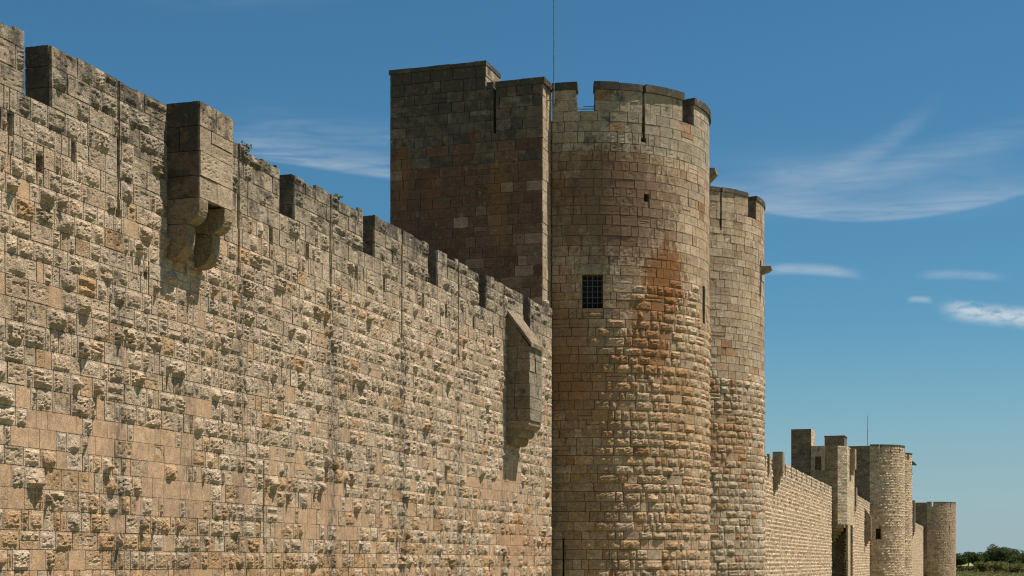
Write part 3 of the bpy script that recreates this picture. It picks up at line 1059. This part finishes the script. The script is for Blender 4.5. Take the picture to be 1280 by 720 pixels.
# lightning rod
rod = MB()
rod.tube((-.10, 56.9, 20.95), (-.10, 56.9, 25.5), .024)
rod.tube((-.10, 56.9, 25.5), (-.10, 56.9, 27.2), .016)
ro = rod.build('lightning_rod', 'steel_pole')
tag(ro, 'thin tall metal lightning rod rising between the square flank and the big round tower', 'lightning rod')
for z in (21.1, 21.6):
    MB().box(-.36, -.07, 56.87, 56.93, z, z + .03).build('bracket', 'steel_pole', ro)


# ================================================================== second round tower
def second_tower():
    rng = random.Random(8)
    cx, cy, R = -.3, 76.1, 4.9
    t = thing('round_tower', (cx - 1, cy, 0), 'second round tower with a long arrow slit, half hidden behind the big tower', 'tower')
    A = Arc(cx, cy, R)
    A.lime = .3
    top, sill = 21.15, 20.05
    hs = [(A.a(-44.2) - .04, A.a(-44.2) + .04, 19.2, sill), (A.a(-6) - .13, A.a(-6) + .13, 17.9, 18.25), (A.a(-6) - .05, A.a(-6) + .05, 16.4, 17.5)]
    core = MB()
    panel(core, A, A.a(-90), A.a(90), 0, sill, hs, -.035, -.75, step=.3)
    arc_mass(core, cx, cy, R - .76, -90, 90, 0, sill - .6)
    core.ring(cx, cy, R - .75, R - .046, -90, 90, sill - .05, sill - .012)
    core.box(-7.5, cx, cy - R + .05, cy + R - .05, 0, sill - .3)
    core.build('drum_core', 'drum_mortar', t, (.34, .28, .2, .2))
    wall = MB().box(-5.5, -1.2, 67.2, 71.1, 0, 20.0)
    wall.build('gate_wall', 'far_mortar', t)
    zs = courses(2.6, sill, .31, .38, rng)

    def ds(a, z, r):
        phi = math.degrees(a / R)
        c = lerp(LIGHT, BEIGE, r.random())
        if r.random() < .35: c = lerp(c, TAN, r.random())
        al = .12 + r.uniform(-.1, .12)
        if z > 18.5: al += .1
        if r.random() < .10 and z < 15: c = lerp(c, (.36, .19, .09), .8)
        if z < 12.8 and r.random() < min(.85, (12.8 - z) / 1.2 + .3): return 'rough', r.uniform(.03, .07), (*jit(r, c, .15), al)
        return 'worn', r.uniform(.01, .03), (*jit(r, c, .14), al)
    st = lay(A, A.a(-72), A.a(48), zs, rng, ds, .28, .72, hs)
    for (p0, p1) in ((-72, -23.1), (-13.8, 26), (35, 75)):
        sl = -44.2 if p0 < -44.2 < p1 else None
        mb = MB()
        w = .45
        for q0, q1 in ([(p0, sl - w), (sl + w, p1)] if sl else [(p0, p1)]):
            mb.ring(cx, cy, R - .6, R - .018, q0 + .3, q1 - .3, sill - .04, top - .2)
        mo = mb.build('merlon', 'mortar', t, (.3, .25, .18, .4))
        mz = courses(sill, top - .2, .36, .42, rng)
        st += lay(A, A.a(p0), A.a(min(p1, 50)), mz, rng, ds, .4, .85, [(A.a(sl - w), A.a(sl + w), 15, 25)] if sl else (), mo)
        a_, b_ = on_drum(cx, cy, R - .6, p0, 0)[:2], on_drum(cx, cy, R - .02, p0, 0)[:2]
        st += lay(Plane(a_, b_), 0, .56, mz, rng, lambda a, z, r: ('worn', .02, (.19, .155, .115, .4)), 1, 2, (), mo)  # dark tint paints the shade on this merlon end
        for q0, q1 in ([(p0, sl - w), (sl + w, p1)] if sl else [(p0, p1)]):
            slab_ring(mo, cx, cy, R, q0, q1, top - .2, top, rng, 'second_drum_limestone', 12, (.24, .2, .145), .05)
    raise_stones(st, t, 'second_drum_limestone', 300, .0009, 10)
    # stone spout on the right edge and the bracket of the gate between the towers
    p = np.array(on_drum(cx, cy, R, -5, 17.75))
    bm_block('stone_spout', [(p[0] - .1, 17.55), (p[0] + .35, 17.66), (p[0] + .52, 17.78), (p[0] + .5, 17.95), (p[0] + .1, 17.98), (p[0] - .1, 17.9)],
             p[1] - .16, p[1] + .16, t, rng, 'second_drum_limestone', (.34, .28, .2, .3))
    x0 = 2.84
    bm_block('corbel', [(x0 - 3.4, 20.6), (x0 + .1, 20.45), (x0 + .22, 20.62), (x0 + .30, 20.9), (x0 + .62, 21.2), (x0 + .58, 21.45), (x0 + .1, 21.5), (x0 - 3.4, 21.4)],
             70.2, 70.7, t, rng, 'second_drum_limestone', (.33, .26, .17, .4))
    return t


second_tower()


# ================================================================== far ramparts and towers
def far_style(base=(.44, .325, .22), dark=.0, amp=(.05, .11), ztop=99):
    def f(a, z, r):
        c = lerp(base, (base[0] * .92, base[1] * .84, base[2] * .75), r.random())
        if z > ztop: c = lerp(c, GREY, .35)
        return 'rough' if r.random() < .8 else 'worn', r.uniform(*amp), (*jit(r, c, .16), .08 + dark + r.uniform(-.08, .1))
    return f


def wall_run(t, p0, p1, rng, a_from, z_from, gaps, gw=.8, topz=TOP, thick=2.2, wl=.4, wh=.95, style=None):
    """straight battlemented wall; stones only where the photograph can see them"""
    P = Plane(p0, p1)
    back = P.map(np.array((0, P.len)), np.array((0, 0)), np.array((-thick, -thick)))
    mid = P.map(np.array((0, P.len)), np.array((0, 0)), np.array((-.05, -.05)))
    par = P.map(np.array((0, P.len)), np.array((0, 0)), np.array((-.55, -.55)))
    q = lambda A: [tuple(A[0][:2]), tuple(A[1][:2])]
    b = MB()
    m_, pr, bk = q(mid), q(par), q(back)
    sill = topz - 1.1
    b.poly([bk[0], m_[0], m_[1], bk[1]], 0, sill - 1.1)
    b.poly([pr[0], m_[0], m_[1], pr[1]], sill - 1.1, sill - .01)
    b.build('wall_core', 'far_mortar', t)
    st = lay(P, a_from, P.len, courses(z_from, sill, .34, .41, rng), rng, style or far_style(ztop=11.4), wl, wh)
    e = [0] + [g for g in gaps] + [P.len]
    e0 = 0
    for g in list(gaps) + [P.len]:
        m0, m1 = e0, g
        e0 = g + gw
        if m1 - m0 < .3: continue
        pts = lambda h: [tuple(P.map(np.array(a), np.array(0), np.array(h))[:2]) for a in (m0 + .02, m1 - .02)]
        f_, k_ = pts(-.05), pts(-.55)
        mo = MB().poly([k_[0], f_[0], f_[1], k_[1]], sill, topz - .03).build('merlon', 'far_mortar', t)
        mz = courses(sill, topz, .34, .4, rng)
        if m1 > a_from: st += lay(P, m0, m1, mz, rng, style or far_style(ztop=11), .5, .9, ragged=True)
        A0, A1 = P.map(np.array((m0, m0)), np.array((0, 0)), np.array((-.55, 0)))
        st += lay(Plane(A0[:2], A1[:2]), 0, .5, mz, rng, far_style((.2, .16, .11), .3), 1, 2)  # merlon ends darkened in colour to read as shaded
    raise_stones(st, t, 'far_limestone', 0, .0011, 6)
    return P


def box_turret(t, P, a, w, proj, z0, z1, zc, rng, roof=None, name='box_turret'):
    """small turret standing out from a far wall, on a stepped corbel"""
    pts = lambda h, e=0.0: [tuple(P.map(np.array(q), np.array(0), np.array(h))[:2]) for q in (a - e, a + w + e)]
    f_, k_ = pts(proj), pts(-.04)
    b = MB()
    if roof:
        V = []
        for (px_, py_) in k_ + f_[::-1]: V.append((px_, py_, z0))
        for i, (px_, py_) in enumerate(k_ + f_[::-1]): V.append((px_, py_, z1 if i < 2 else z1 - roof))
        b.add(V, [(0, 1, 2, 3), (7, 6, 5, 4), (0, 4, 5, 1), (1, 5, 6, 2), (2, 6, 7, 3), (3, 7, 4, 0)])
    else:
        b.poly([k_[0], f_[0], f_[1], k_[1]], z0, z1)
    n = 3
    for i in range(n):
        h = proj * (n - i) / (n + 1) + .05
        g_ = pts(h)
        za, zb = z0 - (z0 - zc) * i / n, z0 - (z0 - zc) * (i + 1) / n
        b.poly([k_[0], g_[0], g_[1], k_[1]], zb, za - .002)
    return b.build(name, 'far_limestone', t, (.27, .205, .135, .2))  # whole turret toned darker to deepen its shaded side


def second_wall():
    rng = random.Random(21)
    t = thing('rampart_wall', (-4.5, 140, 0), 'far battlemented wall between the second round tower and the distant chamfered gate tower', 'wall')
    p0, p1 = (-3.53, 81), (-6.62, 199.9)
    gaps = [3.5 + 4.8 * i for i in range(24)]
    P = wall_run(t, p0, p1, rng, 48, 1.8, gaps)
    box_turret(t, P, 62.0, 1.5, .85, 12.0, 13.8, 10.4, rng)
    box_turret(t, P, 58.0, .5, .2, 12.0, 13.35, 11.4, rng)
    return t


second_wall()


def gate_tower():
    rng = random.Random(31)
    t = thing('gate_tower', (-8, 206, 0), 'distant rectangular gate tower with chamfered corner and recessed lower bay, shaded side towards us', 'tower')
    top = 18.3
    st = []
    body = MB()
    body.poly([(-11, 200.3), (-6.0, 200.05), (-5.9, 200.05), (-4.9, 201.07), (-4.9, 209.6), (-11, 209.6)], 8.6, top - .02)
    body.poly([(-11, 205.0), (-5.65, 205.0), (-5.65, 207.6), (-4.9, 207.6), (-4.9, 209.6), (-11, 209.6)], 0, 8.6)
    body.build('tower_body', 'far_mortar', t)
    zs = courses(8.6, top, .36, .42, rng)
    shaded_brown = far_style((.25, .185, .12), .05, (.015, .04))  # shade put into the stone tone of the sunless faces
    pale = far_style((.46, .37, .26), .0, (.015, .04))  # lighter tone of the same masonry for the sunlit faces
    st += lay(Plane((-9.4, 200), (-5.9, 200)), 0, 3.5, zs, rng, shaded_brown, .5, 1)
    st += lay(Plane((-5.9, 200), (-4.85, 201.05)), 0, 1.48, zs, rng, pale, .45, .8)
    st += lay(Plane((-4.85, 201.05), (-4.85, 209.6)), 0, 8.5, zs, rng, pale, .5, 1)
    # recessed bay under the overhang: corbel courses, back wall, slim pier
    for i in range(5):
        z1 = 8.58 - i * .42
        y0 = 200.1 + .6 * (i + .3)
        MB().box(-6.8, -5.1 - .33 * i, y0, 205.0, z1 - .40, z1).build('corbel', 'far_limestone', t, (*jit(rng, (.31, .23, .15)), .1))
    st += lay(Plane((-6.8, 204.98), (-5.0, 204.98)), 0, 1.8, courses(0, 8.6, .36, .42, rng), rng, shaded_brown, .4, .7)
    st += lay(Plane((-4.86, 207.6), (-4.86, 209.6)), 0, 2.0, courses(0, 8.6, .36, .42, rng), rng, far_style(), .4, .9)
    MB().poly([(-5.05, 202.0), (-4.85, 202.0), (-4.85, 204.8), (-5.05, 204.8)], 0, 8.58).build('pier', 'far_limestone', t, (.42, .33, .22, .1))
    # top: parapet with open crenel, back turret, tall stair turret
    tn = (.36, .29, .2, .2)
    fr = MB().box(-9.12, -8.62, 199.72, 199.97, 15.3, top).box(-7.85, -7.42, 199.72, 199.97, 15.3, top).box(-8.62, -8.38, 199.72, 199.97, 17.0, top).box(-8.1, -7.85, 199.72, 199.97, 17.0, top).box(-8.38, -8.1, 199.72, 199.97, 17.0, top - .6)
    fr.build('parapet_frame', 'far_limestone', t, tn)
    MB().box(-8.615, -7.855, 199.86, 199.97, 15.3, 16.99).build('crenel_shade', 'far_limestone', t, (.10, .06, .04, .2))  # dark box painted as the shade inside the crenel opening
    s2 = MB().box(-11.6, -9.15, 200.0, 203.6, 0, 20.45)
    tt = s2.build('stair_turret', 'far_mortar', t)
    st += lay(Plane((-11.6, 199.98), (-9.13, 199.98)), 0, 2.47, courses(13, 20.45, .38, .45, rng), rng, far_style((.16, .12, .085), .15, (.01, .03)), .5, 1)  # shaded face of the turret, darkened through its tint
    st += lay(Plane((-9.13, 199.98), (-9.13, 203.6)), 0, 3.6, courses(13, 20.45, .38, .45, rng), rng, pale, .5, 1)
    MB().box(-8.0, -5.55, 204.2, 207.2, top, 19.75).build('roof_turret', 'far_limestone', t, (.15, .125, .095, .3))
    MB().box(-8.06, -5.48, 204.1, 207.3, 19.752, 19.86).build('cap_stone', 'far_limestone', t, (.14, .12, .09, .6))
    b = MB().box(-4.84, -4.2, 203.8, 205.6, 15.6, 18.15)
    b.box(-4.84, -4.5, 203.8, 205.6, 14.9, 15.598)
    b.build('box_turret', 'far_limestone', t, (.3, .23, .15, .15))
    raise_stones(st, t, 'far_limestone', 0, .0011, 6)
    return t


gate_tower()


def third_wall():
    rng = random.Random(41)
    t = thing('rampart_wall', (-6, 230, 0), 'short distant wall with a sloping roofed turret, right of the chamfered gate tower', 'wall')
    P = wall_run(t, (-5.3, 209.6), (-6.9, 252.2), rng, 0, 1.4, [6, 10.8, 15.6, 20.4, 25.2, 30, 34.8], topz=13.1)
    box_turret(t, P, 28.5, 1.6, .95, 7.4, 12.0, 6.2, rng, roof=1.5)
    box_turret(t, P, 2.8, 2.2, .5, 11.4, 13.7, 9.8, rng)
    return t


third_wall()


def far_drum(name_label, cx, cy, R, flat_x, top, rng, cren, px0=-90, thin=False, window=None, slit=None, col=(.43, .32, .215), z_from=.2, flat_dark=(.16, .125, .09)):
    t = thing('round_tower', (cx, cy, 0), name_label, 'tower')
    A = Arc(cx, cy, R)
    sill = top - 1.05
    hs = []
    if window: hs.append((A.a(window[0]), A.a(window[1]), window[2], window[3]))
    if slit: hs.append((A.a(slit[0]) - .12, A.a(slit[0]) + .12, slit[1], slit[2]))
    core = MB()
    panel(core, A, A.a(-90), A.a(90), 0, sill, hs, -.02, -.9, step=.5)
    arc_mass(core, cx, cy, R - .91, -90, 90, 0, sill - .4)
    core.ring(cx, cy, R - .9, R - .046, -90, 90, sill - .05, sill - .01)
    core.box(flat_x, cx, cy - R + .05, cy + R - .05, 0, sill)
    core.box(flat_x, cx, cy - R + .05, cy - R + .65, sill + .002, top)
    core.build('drum_core', 'far_mortar', t)
    if window:
        MB().ring(cx, cy, R - .8, R - .7, window[0], window[1], window[2], window[3]).build('window', 'dark_interior', t)
    st = lay(A, A.a(px0), A.a(35), courses(z_from, sill, .36, .44, rng), rng, far_style(col, 0, (.04, .12)), .45, 1.0, hs)
    fl = Plane((flat_x, cy - R), (cx, cy - R))
    st += lay(fl, 0, cx - flat_x, courses(6, top - .01, .38, .45, rng), rng, far_style(flat_dark, .1, (.01, .03)), .5, 1.1)  # flat west face: shade is put into its dark stone tone
    for p0, p1 in cren:
        mo = MB().ring(cx, cy, R - .6, R - .045, p0, p1, sill - .04, top).build('merlon', 'far_mortar', t)
        st += lay(A, A.a(p0), A.a(p1), courses(sill, top - .2, .38, .44, rng), rng, far_style(col, .1), .5, 1.0)
        slab_ring(mo, cx, cy, R, p0, p1, top + .002, top + .18, rng, 'far_limestone', 14, (.22, .18, .13), .06)
    raise_stones(st, t, 'far_limestone', 0, .0011, 5)
    return t


rg = random.Random(51)
G = far_drum('distant pale round tower with a dark square opening, front one of the middle pair', -6.9, 257.0, 4.9, -12.5, 21.9, rg,
             [(-90, -73), (-71, -52), (-50, -30), (-28, -6), (-3, 20), (24, 44), (48, 68)], window=(-79, -69, 7.5, 9.1))
G2 = far_drum('distant round tower with a stone spout, mostly hidden behind the pale round tower', -7.0, 275.0, 4.9, -12.0, 21.9, rg,
              [(-60, -30), (-22, 6), (14, 44)])
bm_block('stone_spout', [(-2.2, 20.2), (-1.45, 20.0), (-1.35, 20.2), (-1.7, 20.6), (-2.2, 20.9)], 274.6, 275.2, G2, rg, 'far_limestone', (.2, .16, .12, .3))
H = far_drum('farthest and lowest round tower at the end of the walls, before the trees', -9.0, 438.0, 7.0, -13.5, 19.45, rg,
             [(-90, -80), (-76, -60), (-57, -36), (-32, -6), (-2, 20), (24, 44), (48, 78)], slit=(-38, 11.2, 13.4), col=(.33, .235, .155), flat_dark=(.18, .13, .09))
# aerial on the far tower
am = MB().tube((-9.0, 252.4, 21.9), (-9.0 + .0, 252.4, 24.5), .05).tube((-9.0, 252.4, 24.5), (-9.0, 252.4, 26.6), .035)
am.build('aerial_mast', 'steel_pole')
tag(bpy.data.objects['aerial_mast'], 'small thin aerial mast on top of the distant pale tower', 'mast')
bpy.data.objects['aerial_mast'].location.x = -7.25


def fourth_wall():
    rng = random.Random(61)
    t = thing('rampart_wall', (-8.5, 350, 0), 'farthest sliver of battlemented wall between the middle towers and the last tower', 'wall')
    P = wall_run(t, (-7.0, 280.0), (-9.9, 431.0), rng, 0, .2, [4 + 5.2 * i for i in range(28)], topz=13.2, wl=.7, wh=1.3)
    box_turret(t, P, 80.0, 2.4, 1.2, 10.5, 17.4, 7.9, rng)
    return t


fourth_wall()


# ================================================================== ground and vegetation
def ground():
    m = bpy.data.materials.new('dry_grass')
    m.use_nodes = True
    t = NT(m.node_tree)
    b = t.n['Principled BSDF']
    b.inputs['Roughness'].default_value = .95
    pos = t.node('ShaderNodeNewGeometry').outputs['Position']
    c = t.mix(t.ramp(t.noise(pos, .03, 6, .65), .4, .62), (.17, .18, .06), (.27, .23, .11))
    c = t.mix(t.ramp(t.noise(pos, .6, 5, .7), .45, .7, 0, .7), c, (.09, .12, .04))
    t.put(b.inputs['Base Color'], c)
    bp = t.node('ShaderNodeBump')
    bp.inputs['Distance'].default_value = .15
    t.put(bp.inputs['Height'], t.noise(pos, 3, 6, .7))
    t.l.new(bp.outputs[0], b.inputs['Normal'])
    MATS['dry_grass'] = m
    V, F = [], []
    rings = [0, 20, 60, 120, 250, 450, 700, 1100, 2000, 5000, 9000]
    n = 48
    rng = random.Random(3)
    for r in rings:
        for i in range(n):
            a = 2 * pi * i / n
            V.append((r * cos(a), 100 + r * sin(a), rng.uniform(-.15, .05) if 60 < r < 1200 else 0))
    for k in range(len(rings) - 1):
        for i in range(n):
            F.append((k * n + i, (k + 1) * n + i, (k + 1) * n + (i + 1) % n, k * n + (i + 1) % n))
    tag(mesh_obj('ground', V, F, 'dry_grass', None, (0, 0, 0)), kind='structure')


ground()


def leaf_mat(name, c0, c1):
    m = bpy.data.materials.new(name)
    m.use_nodes = True
    t = NT(m.node_tree)
    b = t.n['Principled BSDF']
    b.inputs['Roughness'].default_value = .85
    b.inputs['Specular IOR Level'].default_value = .08
    pos = t.node('ShaderNodeNewGeometry').outputs['Position']
    t.put(b.inputs['Base Color'], t.mix(t.ramp(t.noise(pos, .5, 5, .7), .35, .65), c0, c1))
    MATS[name] = m


leaf_mat('pine_foliage', (.020, .036, .010), (.055, .072, .018))
leaf_mat('scrub_foliage', (.055, .065, .016), (.13, .115, .04))
plain_mat('bark', (.10, .075, .05), .9)


def crown_mesh(rx, ry, z0, z1, n, leaf, rng, flat=.0):
    V, F = [], []
    lobes = [(rng.uniform(-.6, .6) * rx, rng.uniform(-.6, .6) * ry, z0 + (z1 - z0) * rng.uniform(.3, .78), rng.uniform(.32, .55)) for _ in range(9)]
    lobes.append((0, 0, z0 + (z1 - z0) * .6, .7))
    for i in range(n):
        lx, ly, lz, lr = rng.choice(lobes)
        d = Vector((rng.gauss(0, 1), rng.gauss(0, 1), rng.gauss(0, 1))).normalized() * (rng.random() ** .33)
        c = Vector((lx + d.x * lr * rx, ly + d.y * lr * ry, lz + d.z * lr * (z1 - z0) * .5))
        if c.z < z0 * .9: c.z = z0 + rng.random() * .3
        u = Vector((rng.gauss(0, 1), rng.gauss(0, 1), rng.gauss(0, 1))).normalized()
        w = u.orthogonal().normalized() * leaf * rng.uniform(.5, 1)
        u = u * leaf * rng.uniform(.6, 1.3)
        k = len(V)
        V += [c - u * .5, c + w * .5, c + u * .5, c - w * .5]
        F.append((k, k + 1, k + 2, k + 3))
    return V, F


def tree(px, dist, h, r, label, group, cat='tree', name='pine_tree', mat='pine_foliage', low=.06, n=2600, leaf=.75, seed=0):
    rng = random.Random(seed)
    th = radians(HEAD)
    u = (px - 640) / 2000
    x = 16.7 + dist * (u * cos(th) - sin(th))
    y = dist * (u * sin(th) + cos(th))
    t = thing(name, (x, y, -.2), label, cat, group)
    tr = MB()
    tr.tube((x, y, -.3), (x + .2, y, h * .45), .28, 7).tube((x + .2, y, h * .45), (x + .1, y, h * .75), .16, 6)
    for i in range(4):
        a = rng.uniform(0, 2 * pi)
        tr.tube((x + .15, y, h * (.35 + .1 * i)), (x + r * .6 * cos(a), y + r * .6 * sin(a), h * (.55 + .1 * i)), .09, 5)
    tr.build('trunk', 'bark', t)
    V, F = crown_mesh(r, r, h * low, h, n, leaf, rng)
    V = [v + Vector((x, y, 0)) for v in V]
    mesh_obj('crown', [tuple(v) for v in V], F, mat, t)
    return t


gp = 'dark pines beyond the last tower'
tree(1200, 690, 8.2, 3.6, 'small dark pine just right of the last tower, partly behind it', gp, seed=1)
tree(1210, 700, 9.0, 3.6, 'dark pine second to the right of the last tower', gp, seed=2)
tree(1221, 690, 8.0, 3.6, 'low dark pine between the last tower and the tallest round pine', gp, seed=3)
tree(1232, 705, 8.4, 4.2, 'spreading dark pine left of the tallest round pine', gp, seed=4)
tree(1247, 700, 11.6, 5.2, 'tallest round topped dark pine near the right edge', gp, seed=5)
tree(1262, 700, 10.6, 5.6, 'broad dark pine just right of the tallest round pine', gp, seed=6)
tree(1278, 690, 9.8, 5.4, 'dark pine cut by the right edge of the photo', gp, seed=7)
tree(1240, 712, 9.0, 4.4, 'dark pine behind the tallest round pine', gp, seed=8)
tree(1292, 700, 9.4, 5.0, 'dark pine just beyond the right edge', gp, seed=9)
gs = 'olive scrub bushes before the pines'
for i, (px, d, h, r, lb) in enumerate(((1203, 620, 2.6, 2.6, 'low olive bush beside the foot of the last tower'),
                                      (1229, 560, 4.0, 4.2, 'rounded olive green bush below the spreading pine'),
                                      (1243, 540, 4.2, 4.4, 'largest olive bush in front of the tallest pine'),
                                      (1257, 550, 3.4, 4.4, 'yellowish low bush right of the largest olive bush'),
                                      (1272, 530, 3.7, 4.6, 'olive bush at the right edge of the field'),
                                      (1286, 540, 3.5, 4.6, 'olive bush just beyond the right edge'),
                                      (1214, 660, 2.4, 3.4, 'thin pale bush between the last tower and the rounded bush'))):
    tree(px, d, h, r, lb, gs, 'bush', 'scrub_bush', 'scrub_foliage', .02, 1800, .55, 20 + i)

# grass over the field in view at the right
rng = random.Random(77)
V, F = [], []
th = radians(HEAD)
for i in range(9000):
    d = rng.uniform(430, 700)
    u = (rng.uniform(1180, 1310) - 640) / 2000
    x = 16.7 + d * (u * cos(th) - sin(th))
    y = d * (u * sin(th) + cos(th))
    s = rng.uniform(.3, .8)
    a = rng.uniform(0, pi)
    k = len(V)
    V += [(x - s * cos(a), y - s * sin(a), -.1), (x + s * cos(a), y + s * sin(a), -.1), (x + s * .6 * cos(a), y + s * .6 * sin(a), s * .6)]
    F.append((k, k + 1, k + 2))
leaf_mat('field_grass', (.20, .20, .07), (.34, .29, .15))
tag(mesh_obj('field_grass', V, F, 'field_grass', None, (0, 400, 0)), kind='stuff')


def weed(y, z, s, label, seed):
    rng = random.Random(seed)
    V, F = [], []
    for i in range(46):
        a, e = rng.uniform(0, 2 * pi), rng.uniform(.1, 1.4)
        d = Vector((cos(a) * cos(e), sin(a) * cos(e), sin(e)))
        L = s * rng.uniform(.4, 1)
        b0 = Vector((-.1, y, z)) + Vector((rng.uniform(-.05, .05), rng.uniform(-.08, .08), 0))
        w = d.cross(Vector((0, 0, 1))).normalized() * .012
        tip = b0 + d * L
        k = len(V)
        V += [b0 - w, b0 + w, tip + w * .4, tip - w * .4]
        F.append((k, k + 1, k + 2, k + 3))
        for j in range(3):
            c = b0 + d * L * rng.uniform(.4, 1)
            q = Vector((rng.gauss(0, 1), rng.gauss(0, 1), rng.gauss(0, 1))).normalized() * .035
            q2 = q.orthogonal().normalized() * .02
            k = len(V)
            V += [c - q, c + q2, c + q, c - q2]
            F.append((k, k + 1, k + 2, k + 3))
    o = mesh_obj('weed', [tuple(v) for v in V], F, 'weed_leaf')
    tag(o, label, 'weed', 'weeds rooted on top of the near rampart')


weed(32.35, TOP - .03, .24, 'larger weed tuft on the wall top just right of the corbelled box turret', 1)
weed(37.4, TOP - .03, .17, 'small thin weed tuft on the wall top nearer the big tower', 2)
